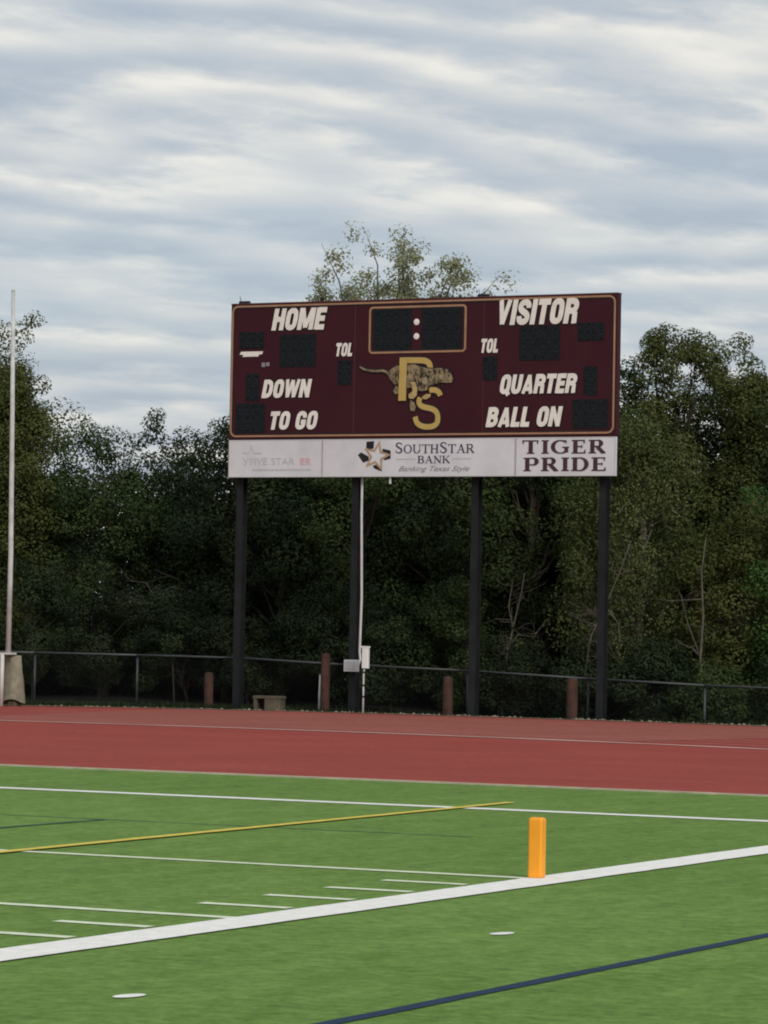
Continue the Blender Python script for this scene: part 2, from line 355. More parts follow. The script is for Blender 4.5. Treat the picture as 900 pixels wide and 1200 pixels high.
def tree(name, x, y, h, rx, base, lm, label, n=70, per=330, rc=0.75, size=0.13, seed=0, droop=0.2, lean=(0, 0), twigs=14,
         pointy=0.35, group='trees of the wood behind the fence', shell=0.5, flat=0.75, bark=None, cat='tree', r0=None, low=0):
    rng = np.random.default_rng(seed)
    root = thing(name, (x, y, ground_z(x, y)), label, cat, group)
    C, Rc = crown_clumps(rng, h-rc*0.6, base, rx, n, rc, lean, pointy)
    k_ = max(6, n//7); C = np.concatenate([C, np.stack([rng.normal(0, rx*.3, k_), rng.normal(0, rx*.3, k_), h-rc*rng.uniform(.6, 2.6, k_)], 1)]); Rc = np.concatenate([Rc, rc*rng.uniform(.5, .8, k_)])
    if low:                                   # side branches hanging lower on the trunk
        a = rng.uniform(0, 6.28, low); rr = rx*rng.uniform(0.4, 0.95, low)
        Cl = np.stack([rr*np.cos(a), rr*np.sin(a), rng.uniform(0.6, base+0.8, low)], 1)
        C = np.concatenate([C, Cl]); Rc = np.concatenate([Rc, rc*rng.uniform(0.45, 0.9, low)])
    if twigs:                                 # shoots that break the outline
        up = C[np.argsort(-C[:, 2]+rng.normal(0, 0.6, len(C)))][:twigs]
        tw = up+np.stack([rng.normal(0, .22, len(up)), rng.normal(0, .22, len(up)), rng.uniform(.15, .55, len(up))], 1)
        C2 = np.concatenate([C, tw]); R2 = np.concatenate([Rc, rng.uniform(0.20, 0.42, len(tw))])
    else: C2, R2 = C, Rc; tw = []
    size *= 0.62; cnt = np.maximum((per*2.1*(R2/rc)**1.8).astype(int), 30)
    P, nr, T, L, Wd, ti = clump_leaves(rng, C2, R2, cnt, size, droop, shell, flat)
    LEAFN[0] += len(P)
    link(bpy.data.objects.new('crown', leaf_mesh('crown', P, nr, T, L, Wd, ti, LM[lm])), root)
    w = MB(); limbs(w, rng, h, base, C, r0 or 0.035*h*0.5+0.03, min(len(C), 34), lean)
    for c in tw:
        j = np.argmin(((C-c)**2).sum(1)); w.tube([C[j], (C[j]+c)/2+rng.normal(0, .04, 3), c+np.array([0, 0, .12])], [.022, .015, .006], 4, False)
    w.build('trunk', bark or m_bark, root, True)
    return root
T = tree
T('broad_tree', -41.9, 54.5, 10.5, 3.0, 1.4, 'olive', 'tall yellow-green tree at the left edge behind the pale pole', 150, 300, 0.8, 0.14, 11, low=22, pointy=0.0)
T('broad_tree', -38.8, 52.6, 8.75, 1.0, 1.0, 'olive', 'narrow olive tree forming the right shoulder of the leftmost tall tree', 80, 290, 0.58, 0.13, 12, low=14, pointy=0.0, twigs=8)
T('woodland_tree', -36.9, 54.2, 7.1, 2.2, 0.8, 'mid', 'low rounded tree just right of the tall yellow-green one', 60, 300, 0.65, 0.13, 13, low=16)
T('woodland_tree', -35.4, 55.6, 7.4, 2.2, 0.8, 'dark', 'dark tree with wispy top halfway between the pale pole and scoreboard', 60, 290, 0.62, 0.13, 14, twigs=26, low=14)
T('woodland_tree', -33.2, 54.4, 7.5, 2.2, 0.8, 'dark', 'dark tree with wispy top just left of the scoreboard edge', 60, 290, 0.62, 0.13, 15, twigs=26, low=14)
T('woodland_tree', -31.1, 53.4, 6.9, 2.0, 1.0, 'dark', 'dark green tree behind the leftmost scoreboard post', 55, 280, 0.62, 0.13, 16, low=12)
T('woodland_tree', -29.0, 54.0, 7.6, 2.3, 1.6, 'mid', 'leafy tree hanging over the gap between first and second scoreboard posts', 62, 280, 0.65, 0.13, 17, low=10)
T('woodland_tree', -26.6, 54.2, 7.6, 2.2, 1.2, 'dark', 'dark tree between the second and third scoreboard posts', 58, 280, 0.65, 0.13, 18, low=10)
T('woodland_tree', -24.4, 53.8, 7.9, 2.2, 1.4, 'mid', 'green tree behind the third scoreboard post', 58, 280, 0.65, 0.13, 19, low=10)
T('woodland_tree', -22.2, 55.0, 9.1, 1.7, 1.6, 'mid', 'green tree peeping out just right of the scoreboard top', 55, 280, 0.62, 0.13, 20, low=10)
T('woodland_tree', -20.95, 55.2, 9.85, 1.6, 1.4, 'olive', 'tallest tree right of the scoreboard with a ragged twiggy top', 110, 250, 0.52, 0.12, 21, twigs=24, pointy=0.12, low=12)
T('woodland_tree', -18.9, 54.6, 9.15, 1.2, 1.4, 'olive', 'tree at the right edge with an upright pointed shoot', 80, 270, 0.55, 0.12, 22, twigs=22, low=12)
T('woodland_tree', -19.6, 55.6, 8.7, 1.5, 1.4, 'mid', 'tree filling the dip between the two tallest crowns at the right', 55, 260, 0.62, 0.13, 40, low=8)
T('woodland_tree', -16.5, 54.2, 9.2, 2.2, 1.4, 'mid', 'broad green tree running out of the right side of the picture', 66, 280, 0.65, 0.13, 23, low=12)
T('feathery_tree', -20.25, 50.9, 7.0, 1.75, 1.2, 'feather', 'pale green feathery tree right beside the scoreboard panel', 90, 210, 0.5, 0.11, 24, droop=-0.8, flat=1.5, twigs=30, pointy=0.2, bark=m_pale, low=14)
T('feathery_tree', -17.6, 51.0, 5.8, 1.5, 1.3, 'olive', 'lower spreading olive tree behind the right end of the fence', 66, 230, 0.5, 0.11, 25, twigs=16, bark=m_pale, low=10)
T('bright_tree', -15.9, 50.6, 5.9, 1.4, 0.7, 'bright', 'fresh bright green bushy tree at the right edge', 50, 260, 0.55, 0.12, 26, low=10)
# the tall thin-leaved tree above the scoreboard
def sparse_tree(x, y, label, seed):
    rng = np.random.default_rng(seed); root = thing('sparse_tree', (x, y, ground_z(x, y)), label, 'tree', 'trees of the wood behind the fence')
    tips = [(-2.75, 11.3), (-2.3, 11.6), (-1.75, 12.0), (-1.3, 12.6), (-1.0, 13.1), (-.55, 12.75), (-.1, 13.0), (.35, 12.8), (.6, 12.3), (.3, 11.6), (-.6, 11.7), (-1.4, 11.3), (.9, 11.3), (1.25, 11.7), (1.5, 12.2), (1.95, 12.0), (2.05, 11.3), (2.45, 12.2), (2.75, 11.9), (-1.9, 11.0), (1.5, 10.9), (-.2, 11.0)]
    w = MB(); w.tube([(0, 0, -.3), (.05, 0, 3), (-.05, 0, 6), (0, 0, 8.4)], [.2, .17, .14, .11], 8); C = []; Rc = []
    for tx, tz in tips:
        ty = rng.normal(0, .8); b0 = np.array([rng.normal(0, .05), 0, rng.uniform(7.2, 8.4)]); tp = np.array([tx, ty, tz])
        md = b0*.45+tp*.55+np.array([0, 0, .25])+rng.normal(0, .12, 3); q = b0*.2+tp*.8+rng.normal(0, .08, 3)
        w.tube([b0, b0*.7+md*.3, md, q, tp], [.055, .045, .034, .02, .006], 5, False)
        for k in range(9):
            a_ = rng.uniform(.5, 1.0); p_ = (md*(1-(a_-.5)*2)+tp*(a_-.5)*2)+rng.normal(0, .26, 3)*np.array([1, 1, .7]); C.append(p_); Rc.append(rng.uniform(.2, .44))
            if k % 3 == 0: w.tube([md*(1-(a_-.5)*2)+tp*(a_-.5)*2, p_], [.014, .005], 4, False)
    P, nr, T2, L, Wd, ti = clump_leaves(rng, np.array(C), np.array(Rc), np.full(len(C), 85), 0.085, 0.2, 0.1, 0.9)
    link(bpy.data.objects.new('crown', leaf_mesh('crown', P, nr, T2, L, Wd, ti, LM['pale'])), root); w.build('trunk', m_pale, root, True)
sparse_tree(-32.3, 62.0, 'tall thin tree with haze-paled crown rising above the scoreboard', 33)

def shrub(x, y, h, r, lm, label, seed, name='shrub', n=26, per=230, size=0.11):
    return tree(name, x, y, h, r, 0.25, lm, label, n, per, 0.42, size, seed, 0.1, twigs=8, pointy=0.2, group='shrubs behind the chain-link fence', cat='shrub', r0=0.04)
SH = [(-36.6, 50.2, 3.4, 1.6, 'dark', 'rounded dark shrub behind the leftmost fence panel'),
      (-34.2, 49.6, 2.9, 1.4, 'low', 'very dark shrub behind the fence midway to the first scoreboard post'),
      (-31.9, 50.0, 3.0, 1.4, 'dark', 'leafy shrub behind the shortest left wooden post'),
      (-29.8, 49.4, 2.1, 1.2, 'low', 'low black-green shrub right of the first scoreboard post'),
      (-28.0, 50.2, 3.0, 1.3, 'dark', 'shrub behind the tall wooden post and grey box'),
      (-26.0, 49.6, 2.5, 1.2, 'dark', 'shrub behind the white meter box'),
      (-24.2, 49.8, 3.1, 1.2, 'mid', 'shrub with slightly paler leaves behind the third wooden post'),  # paler leaf colour than the shrubs beside it
      (-22.6, 49.3, 1.9, 1.0, 'low', 'low shrub at the foot of the bare branching stem'),
      (-20.6, 49.2, 1.8, 1.0, 'dark', 'low shrub behind the fourth wooden post'),
      (-18.9, 49.2, 2.1, 1.1, 'dark', 'shrub right of the last scoreboard post'),
      (-17.2, 48.3, 1.75, 0.95, 'mid', 'green shrub leaning over the right end of the fence rail'),
      (-15.5, 48.6, 2.1, 1.1, 'dark', 'shrub filling the lower right corner of the wood')]
for i, (x, y, h, r, lm, lab) in enumerate(SH): shrub(x, y, h, r, lm, lab, 60+i)

def bare(x, y, label, stems, seed):
    rng = np.random.default_rng(seed); root = thing('bare_tree', (x, y, ground_z(x, y)), label, 'dead tree', 'bare stems among the shrubs')
    tk = None
    for j, (pts, r) in enumerate(stems):
        w = MB(); pp = [(0+a, b_, c_) for a, b_, c_ in pts]; n = len(pp)
        w.tube(pp, [r*(1-0.75*i/(n-1)) for i in range(n)], 6)
        for k in range(9):
            i = rng.integers(1, n); f_ = rng.random(); s = np.array(pp[i-1])*(1-f_)+np.array(pp[i])*f_; d = np.array([rng.normal(0, .55), rng.normal(0, .25), rng.uniform(-.1, .6)])
            w.tube([s, s+d*.5+rng.normal(0, .06, 3), s+d*.8+rng.normal(0, .05, 3), s+d], [r*.35, r*.26, r*.16, r*.06], 5)
            for _ in range(2):
                e = s+d*rng.uniform(.4, .9); w.tube([e, e+rng.normal(0, .14, 3)+np.array([0, 0, .08])], [r*.16, r*.05], 4)
        o = w.build('trunk' if j == 0 else 'branch', m_pale, root, True)
bare(-22.8, 49.0, 'forked bare pale stem left of the rightmost scoreboard post', [([(0, 0, -.3), (-.05, 0, .8), (.05, .05, 1.6), (.2, .05, 2.3), (.42, 0, 3.1), (.5, 0, 3.6)], .036), ([(.06, .05, 1.7), (.35, 0, 2.15), (.75, 0, 2.1), (1.05, .05, 2.5)], .02), ([(.2, .05, 2.3), (.1, 0, 2.8), (.2, 0, 3.4)], .025)], 1)
bare(-20.3, 48.9, 'arching bare pale branches right of the rightmost scoreboard post', [([(-.5, .1, -.3), (-.45, .1, 1.2), (-.25, 0, 2.2), (.1, 0, 2.9), (.45, 0, 3.7), (.7, 0, 4.4)], .034), ([(.0, 0, 2.75), (-.05, 0, 2.2), (-.12, 0, 1.7)], .02), ([(-.2, 0, 2.6), (.15, -.05, 2.85), (.45, -.05, 2.5), (.5, -.05, 2.0), (.35, 0, 1.6)], .02), ([(-.75, .1, 2.5), (-.35, .05, 2.75), (.1, 0, 2.85)], .018)], 2)
bare(-17.85, 48.9, 'straight pale trunk standing among shrubs at the right', [([(.1, 0, -.3), (.1, 0, .8), (.0, 0, 1.8), (.06, 0, 2.8), (.0, 0, 3.8), (.1, 0, 4.6)], .045), ([(.0, 0, 1.9), (-.3, 0, 2.6), (-.5, 0, 3.3)], .018)], 3)
bare(-33.0, 49.6, 'thin drooping bare twigs left of the first scoreboard post', [([(1.0, 0, -.3), (.9, 0, 1.2), (.55, 0, 2.4), (.1, 0, 3.0), (-.5, 0, 3.05)], .02), ([(.75, 0, 2.0), (.3, 0, 2.5), (-.2, 0, 2.45)], .02)], 4)

# mass of the wood farther back, seen only through gaps
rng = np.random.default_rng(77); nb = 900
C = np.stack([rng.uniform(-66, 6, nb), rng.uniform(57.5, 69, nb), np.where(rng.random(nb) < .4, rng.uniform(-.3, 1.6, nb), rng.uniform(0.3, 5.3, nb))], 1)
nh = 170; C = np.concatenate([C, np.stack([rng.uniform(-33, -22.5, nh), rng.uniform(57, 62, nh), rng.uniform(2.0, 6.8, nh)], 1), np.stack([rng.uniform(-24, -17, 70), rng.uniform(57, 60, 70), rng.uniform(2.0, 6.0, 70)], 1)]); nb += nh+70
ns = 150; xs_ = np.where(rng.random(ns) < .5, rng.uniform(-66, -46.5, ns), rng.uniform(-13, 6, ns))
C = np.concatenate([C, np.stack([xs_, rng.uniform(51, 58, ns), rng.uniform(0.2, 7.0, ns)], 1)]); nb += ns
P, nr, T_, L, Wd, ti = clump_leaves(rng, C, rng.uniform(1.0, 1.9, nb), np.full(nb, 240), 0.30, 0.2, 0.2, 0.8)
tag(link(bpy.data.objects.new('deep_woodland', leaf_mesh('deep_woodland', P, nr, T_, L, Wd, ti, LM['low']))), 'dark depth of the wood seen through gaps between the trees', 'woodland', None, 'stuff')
# ground cover at the foot of the fence
n = 26000; X = rng.uniform(-48, -6, n); Yv = np.array([edge_y(a) for a in X])+0.35+np.abs(rng.normal(0, 1.4, n))
Z = np.array([ground_z(a, b_) for a, b_ in zip(X, Yv)])
hh = rng.uniform(0.05, 0.22, n); P = np.stack([X, Yv, Z+hh*.4], 1)
nr = unit(rng.normal(size=(n, 3))*np.array([1, 1, .2])); Tt = np.stack([rng.normal(0, .35, n), rng.normal(0, .35, n), np.ones(n)], 1)
tag(link(bpy.data.objects.new('weeds', leaf_mesh('weeds', P, nr, Tt, hh, hh*.16, rng.random(n), LM['low']))), 'low weeds and grass along the foot of the fence', 'weeds', None, 'stuff')

# ------------------------------------------------------------------ scoreboard
WORDS = {'HOME': (-3.817, 8.854, -2.349, 9.362), 'DOWN': (-4.048, 7.277, -2.715, 7.701), 'TOL_L': (-2.138, 8.215, -1.654, 8.521), 'TOGO': (-3.85, 6.533, -2.521, 6.956), 'VISITOR': (1.924, 8.842, 4.005, 9.412), 'TOL_R': (1.55, 8.225, 2.036, 8.541), 'QUARTER': (2.039, 7.284, 3.984, 7.719), 'BALLON': (1.721, 6.539, 3.624, 6.987)}
PANELS = [(-4.662, 8.438, -4.014, 8.833), (-3.586, 7.989, -2.647, 8.748), (-2.056, 7.547, -1.702, 8.126), (-4.473, 7.21, -4.121, 7.85), (-4.719, 6.464, -3.942, 7.156), (2.528, 8.034, 3.512, 8.803), (3.943, 8.444, 4.578, 8.854), (1.63, 7.6, 1.984, 8.138), (4.107, 7.228, 4.437, 7.877), (3.845, 6.485, 4.696, 7.137), (-1.151, 8.338, -0.182, 9.252), (0.079, 8.333, 1.08, 9.259)]
CLOCK = (-1.272, 8.257, 1.198, 9.343)
DOTS = [(-0.056, 8.968), (-0.054, 8.639)]
MARKS = [(-4.651, 8.302, -4.026, 8.372), (-4.581, 8.252, -4.126, 8.302), (-4.06, 8.005, -3.963, 8.105), (-3.941, 8.023, -3.85, 8.109)]
FACE = (-4.894, 4.899)
ZT = 9.485
ZM = 6.311
ZB = 5.424
DIV = [-2.424, 2.471]
ADS = {'TIGER': (2.635, 5.927, 4.668, 6.233), 'PRIDE': (2.674, 5.535, 4.675, 5.841), 'SOUTHSTAR': (-0.549, 5.958, 1.452, 6.211), 'BANK': (0.029, 5.729, 0.847, 5.9), 'FIVESTAR': (-4.32, 5.713, -3.148, 5.873), 'ER': (-2.991, 5.709, -2.712, 5.867), 'TAG': (-0.452, 5.511, 1.334, 5.666), 'RULE1': (-0.522, 5.816, -0.023, 5.836), 'RULE2': (0.902, 5.818, 1.372, 5.837), 'LINE': (-4.248, 5.577, -2.697, 5.626), 'STAR': (-1.508, 5.556, -0.611, 6.243)}
P_STEM = [(-0.453, 8.158), (-0.265, 8.154), (-0.288, 7.166), (-0.473, 7.162)]
P_BOWL = [(-0.365, 8.094), (-0.148, 8.09), (0.141, 8.084), (0.249, 8.05), (0.305, 7.977), (0.314, 7.879)]
S_TOP = [(0.581, 7.268), (0.55, 7.346), (0.46, 7.399), (0.352, 7.407), (0.298, 7.389)]
S_MAIN = [(0.071, 7.233), (0.033, 7.135), (0.071, 7.06), (0.162, 7.013), (0.36, 6.978), (0.48, 6.918), (0.532, 6.804), (0.521, 6.658), (0.44, 6.578), (0.279, 6.554), (0.117, 6.575), (-0.004, 6.648), (-0.05, 6.795)]
PAW = [(0.139, 7.254), (0.228, 7.305), (0.354, 7.31), (0.337, 7.239), (0.23, 7.188), (0.14, 7.199)]
LEG = [(-0.181, 7.595), (-0.048, 7.593), (0.009, 7.445), (-0.005, 7.282), (-0.094, 7.202), (-0.203, 7.22), (-0.212, 7.302), (-0.116, 7.382), (-0.136, 7.512)]
TAIL = [(-1.485, 7.967), (-1.362, 7.893), (-1.087, 7.855), (-0.869, 7.871), (-0.74, 7.8), (-0.683, 7.678), (-0.573, 7.617)]
BODY = [(-0.723, 7.865), (-0.544, 7.97), (-0.29, 7.972), (-0.11, 8.001), (0.072, 7.933), (0.288, 7.89), (0.575, 7.898), (0.755, 7.862), (0.835, 7.773), (0.895, 7.652), (0.861, 7.562), (0.761, 7.557), (0.582, 7.573), (0.439, 7.536), (0.296, 7.499), (0.262, 7.409), (0.119, 7.378), (-0.008, 7.413), (-0.136, 7.48), (-0.28, 7.449), (-0.461, 7.452), (-0.477, 7.338), (-0.567, 7.317), (-0.612, 7.405), (-0.552, 7.503), (-0.646, 7.618), (-0.677, 7.75)]
PAW2 = [(-0.173, 7.187), (-0.074, 7.121), (-0.036, 7.022), (-0.06, 6.918), (-0.161, 6.926), (-0.181, 7.041)]
FACEPATCH = [(0.578, 7.755), (0.65, 7.766), (0.659, 7.63), (0.58, 7.638), (0.544, 7.697)]
HIP = [(0.131, 7.671), (0.238, 7.708), (0.28, 7.571), (0.224, 7.507), (0.169, 7.54), (0.122, 7.574)]
POSTS = [-4.719, -1.674, 1.366, 4.501]
LUGS = [-4.595, 1.574]
CONDUIT = [(-1.497, 4.624), (-1.445, 2.655), (-1.474, 1.436), (-1.415, 1.24)]
JBOX = [(-1.808, 1.213), (-1.461, 0.945)]
m_maroon = mat('maroon_paint', (0.040, 0.0065, 0.0115), 0.6, 0.12, 0.7, spec=0.2)
m_msd = mat('maroon_side', (0.085, 0.028, 0.030), 0.55, 0.2, 2.0)
m_gold = mat('gold_trim', (0.33, 0.185, 0.105), 0.55, 0.15, 3)
m_gold2 = mat('gold_letter', (0.45, 0.315, 0.095), 0.55, 0.08, 3)
m_blk = mat('black_print', (0.010, 0.008, 0.010), 0.6, 0.2, 3)
m_led = mat('lamp_panel', (0.009, 0.009, 0.012), 0.7, 0.4, 26, 0.3, 50, spec=0.12, col2=(0.011, 0.015, 0.018))
m_ltr = mat('white_letter', (0.74, 0.70, 0.64), 0.6, 0.09, 5)
m_ad = mat('white_panel', (0.58, 0.585, 0.61), 0.6, 0.10, 0.9, spec=0.2, col2=(0.60, 0.605, 0.63))
m_steel = mat('dark_steel', (0.013, 0.0145, 0.0165), 0.7, 0.35, 2.5, 0.2, 30, spec=0.2)
m_purp = mat('navy_print', (0.055, 0.045, 0.085), 0.6, 0.15, 3)
m_dkmar = mat('dark_maroon_print', (0.050, 0.018, 0.030), 0.6, 0.15, 3)
m_grey = mat('faded_grey_print', (0.46, 0.45, 0.48), 0.6, 0.15, 3)
m_grey2 = mat('grey_print', (0.22, 0.21, 0.24), 0.6, 0.15, 3)
m_pink = mat('faded_red_print', (0.62, 0.36, 0.39), 0.6, 0.12, 3)
m_galv = mat('galvanised_steel', (0.36, 0.38, 0.40), 0.5, 0.15, 5, metal=0.2)
m_fur = mat('tiger_tan', (0.095, 0.070, 0.036), 0.7, 0.5, 9, col2=(0.22, 0.17, 0.095))

SB = thing('scoreboard', (-23.809, 46.248, 0.0), 'maroon football scoreboard on four dark steel posts with white sponsor panels below', 'scoreboard', None, 0.009)
X0, X1 = FACE; ZM2 = ZM+0.01
cab = MB().box((X0, 0, ZM2), (X1, 0.20, ZT)).build('cabinet', m_maroon, SB)
def roundrect(x0, z0, x1, z1, r, n=5):
    pts = []
    for cx, cz, a in ((x1-r, z1-r, 0), (x0+r, z1-r, 90), (x0+r, z0+r, 180), (x1-r, z0+r, 270)):
        for i in range(n+1): pts.append((cx+r*math.cos(R(a+90*i/n)), cz+r*math.sin(R(a+90*i/n))))
    return pts
def frame(name, m, x0, z0, x1, z1, r, wd, y, d, parent):
    O = roundrect(x0, z0, x1, z1, r); I = roundrect(x0+wd, z0+wd, x1-wd, z1-wd, max(.01, r-wd)); k = len(O); w = MB()
    w.add([(a, y, b_) for a, b_ in O]+[(a, y, b_) for a, b_ in I]+[(a, y+d, b_) for a, b_ in O]+[(a, y+d, b_) for a, b_ in I],
          [(i, (i+1) % k, k+(i+1) % k, k+i) for i in range(k)]+[(2*k+i, 2*k+(i+1) % k, (i+1) % k, i) for i in range(k)]+[(k+i, k+(i+1) % k, 3*k+(i+1) % k, 3*k+i) for i in range(k)])
    return w.build(name, m, parent)
frame('border_trim', m_gold, X0+0.02, ZM2+0.045, X1-0.045, ZT-0.03, 0.16, 0.042, -0.012, 0.012, SB)
frame('inner_border', m_blk, X0+0.075, ZM2+0.10, X1-0.10, ZT-0.085, 0.12, 0.02, -0.008, 0.008, SB)
frame('clock_trim', m_gold, *CLOCK, 0.10, 0.045, -0.014, 0.014, SB)
frame('clock_inner_border', m_blk, CLOCK[0]+.05, CLOCK[1]+.05, CLOCK[2]-.05, CLOCK[3]-.05, 0.06, 0.03, -0.008, 0.008, SB)  # thin black line just inside the gold clock trim
# cabinet section seams and a thin cap along the top
for sx in (-1.64, 1.63):
    MB().box((X0+(X1-X0)*(0.333 if sx < 0 else 0.667)-0.006, -0.003, ZM2+0.1), (X0+(X1-X0)*(0.333 if sx < 0 else 0.667)+0.006, 0.001, ZT-0.085)).build('panel_seam', m_msd, SB)
MB().box((X0-0.01, -0.008, ZT), (X1+0.01, 0.21, ZT+0.025)).build('top_cap', m_msd, SB)
for i, (a, b_, c_, d_) in enumerate(PANELS):
    o = MB().bbox((0, 0, 0), (1, 1, 1), 0.001)
    w = MB().box((a, -0.010, b_), (c_, 0.004, d_))
    pn = w.build('digit_panel', m_led, SB)
    # lamp bezels: rows of small lamp hoods that make up each digit
    nd = 2 if (c_-a) > 0.5 else 1; dw = (c_-a)/nd; w = MB()
    for k in range(nd):
        cx0 = a+dw*k+dw*0.2; cx1 = a+dw*(k+1)-dw*0.2; zb, zt = b_+(d_-b_)*.10, d_-(d_-b_)*.10; zm = (zb+zt)/2
        segs = [((cx0, zb), (cx1, zb)), ((cx0, zm), (cx1, zm)), ((cx0, zt), (cx1, zt)), ((cx0, zb), (cx0, zm)), ((cx1, zb), (cx1, zm)), ((cx0, zm), (cx0, zt)), ((cx1, zm), (cx1, zt))]
        for (p0, p1) in segs:
            L = math.hypot(p1[0]-p0[0], p1[1]-p0[1]); q = max(2, int(L/0.085))
            for j in range(q+1):
                u_ = p0[0]+(p1[0]-p0[0])*j/q; z_ = p0[1]+(p1[1]-p0[1])*j/q; s = 0.02
                w.add([(u_-s, -0.0115, z_-s), (u_+s, -0.0115, z_-s), (u_+s, -0.0115, z_+s), (u_-s, -0.0115, z_+s), (u_, -0.022, z_)], [(0,1,4),(1,2,4),(2,3,4),(3,0,4)])
    lo = w.build('lamp_dots', mat('lamp_dot', (0.011, 0.014, 0.017), 0.5, 0.3, 9, spec=0.15), pn); lo['kind'] = 'stuff'
for (u_, z_) in DOTS:
    MB().add([(u_+0.072*math.cos(k*math.pi/8), -0.012, z_+0.072*math.sin(k*math.pi/8)) for k in range(16)]+[(u_, -0.02, z_)], [(k, (k+1) % 16, 16) for k in range(16)]).build('colon_lamp', m_ltr, SB)

# lettering
def smooth(pts, it=2):
    for _ in range(it):
        q = [pts[0]]
        for a, b_ in zip(pts, pts[1:]): q += [(a[0]*.75+b_[0]*.25, a[1]*.75+b_[1]*.25), (a[0]*.25+b_[0]*.75, a[1]*.25+b_[1]*.75)]
        pts = q+[pts[-1]]
    return pts
def text_mesh(body, box, m, name, parent, y=-0.014, shear=0.25, bold=0.03, outline=None, label=None, spacing=1.0, olw=0.03, ext=0.0):
    def mk(off):
        cu = bpy.data.curves.new('txt', 'FONT'); cu.body = body; cu.shear = shear; cu.offset = off; cu.space_character = spacing; cu.extrude = ext
        cu.resolution_u = 4
        o = bpy.data.objects.new('txt', cu); COL.objects.link(o)
        bpy.context.view_layer.update()
        me = bpy.data.meshes.new_from_object(o.evaluated_get(bpy.context.evaluated_depsgraph_get()))
        bpy.data.objects.remove(o); return me
    me = mk(bold); v = np.empty(len(me.vertices)*3, np.float32); me.vertices.foreach_get('co', v); v = v.reshape(-1, 3)
    x0, y0 = v[:, 0].min(), v[:, 1].min(); sx = (box[2]-box[0])/(v[:, 0].max()-x0); sy = (box[3]-box[1])/(v[:, 1].max()-y0)
    def place(me, yy, nm, mm, lab=None):
        v = np.empty(len(me.vertices)*3, np.float32); me.vertices.foreach_get('co', v); v = v.reshape(-1, 3)
        o3 = np.stack([box[0]+(v[:, 0]-x0)*sx, yy-v[:, 2]*0.02, box[1]+(v[:, 1]-y0)*sy], 1)
        me.vertices.foreach_set('co', o3.astype(np.float32).ravel()); me.name = nm; me.materials.clear(); me.materials.append(mm); me.update()
        o = link(bpy.data.objects.new(nm, me), parent)
        if lab: o['label'] = lab
    if outline: place(mk(bold+olw), y+0.004, 'lettering_outline', outline)
    place(me, y, name, m, label)
BLOCK = {  # heavy condensed capitals as stroke centre lines on a unit cap height: width, strokes
 'H': (.66, [[(.125, 0), (.125, 1)], [(.535, 0), (.535, 1)], [(.12, .5), (.54, .5)]]),
 'O': (.66, [[(.33, .885), (.23, .885), (.125, .77), (.125, .23), (.23, .115), (.43, .115), (.535, .23), (.535, .77), (.43, .885), (.33, .885)]]),
 'M': (.88, [[(.12, 0), (.12, 1)], [(.76, 0), (.76, 1)], [(.17, .98), (.44, .10)], [(.71, .98), (.44, .10)]]),
 'E': (.56, [[(.125, 0), (.125, 1)], [(.12, .89), (.56, .89)], [(.12, .505), (.52, .505)], [(.12, .11), (.56, .11)]]),
 'D': (.66, [[(.125, 0), (.125, 1)], [(.12, .885), (.38, .885), (.535, .75), (.535, .25), (.38, .115), (.12, .115)]]),
 'W': (.96, [[(.10, 1), (.27, .018)], [(.27, .03), (.47, .96)], [(.47, .96), (.68, .018)], [(.68, .03), (.86, 1)]]),
 'N': (.68, [[(.12, 0), (.12, 1)], [(.56, 0), (.56, 1)], [(.13, .93), (.55, .07)]]),
 'T': (.60, [[(0, .885), (.60, .885)], [(.30, 0), (.30, .9)]]),
 'L': (.52, [[(.125, 0), (.125, 1)], [(.12, .115), (.52, .115)]]),
 'G': (.68, [[(.545, .63), (.545, .77), (.44, .885), (.23, .885), (.125, .77), (.125, .23), (.23, .115), (.44, .115), (.545, .23), (.545, .40)], [(.34, .42), (.66, .42)]]),
 'V': (.66, [[(.11, 1), (.33, .04)], [(.55, 1), (.33, .04)]]),
 'I': (.25, [[(.125, 0), (.125, 1)]]),
 'S': (.64, [[(.52, .66), (.52, .78), (.42, .885), (.22, .885), (.12, .79), (.12, .65), (.22, .55), (.42, .45), (.52, .35), (.52, .21), (.42, .115), (.22, .115), (.12, .22), (.12, .34)]]),
 'R': (.66, [[(.125, 0), (.125, 1)], [(.12, .885), (.42, .885), (.53, .79), (.53, .61), (.42, .50), (.12, .50)], [(.40, .49), (.51, .40), (.54, 0)]]),
 'Q': (.66, [[(.33, .885), (.23, .885), (.125, .77), (.125, .23), (.23, .115), (.43, .115), (.535, .23), (.535, .77), (.43, .885), (.33, .885)], [(.38, .26), (.62, -.06)]]),
 'U': (.66, [[(.125, 1), (.125, .23), (.23, .115), (.43, .115), (.535, .23), (.535, 1)]]),
 'A': (.70, [[(.10, 0), (.35, .96)], [(.60, 0), (.35, .96)], [(.18, .24), (.52, .24)]]),
 'B': (.66, [[(.125, 0), (.125, 1)], [(.12, .885), (.41, .885), (.51, .79), (.51, .63), (.41, .52), (.12, .52)], [(.12, .115), (.42, .115), (.54, .22), (.54, .41), (.42, .52)]]),
 ' ': (.30, [])}
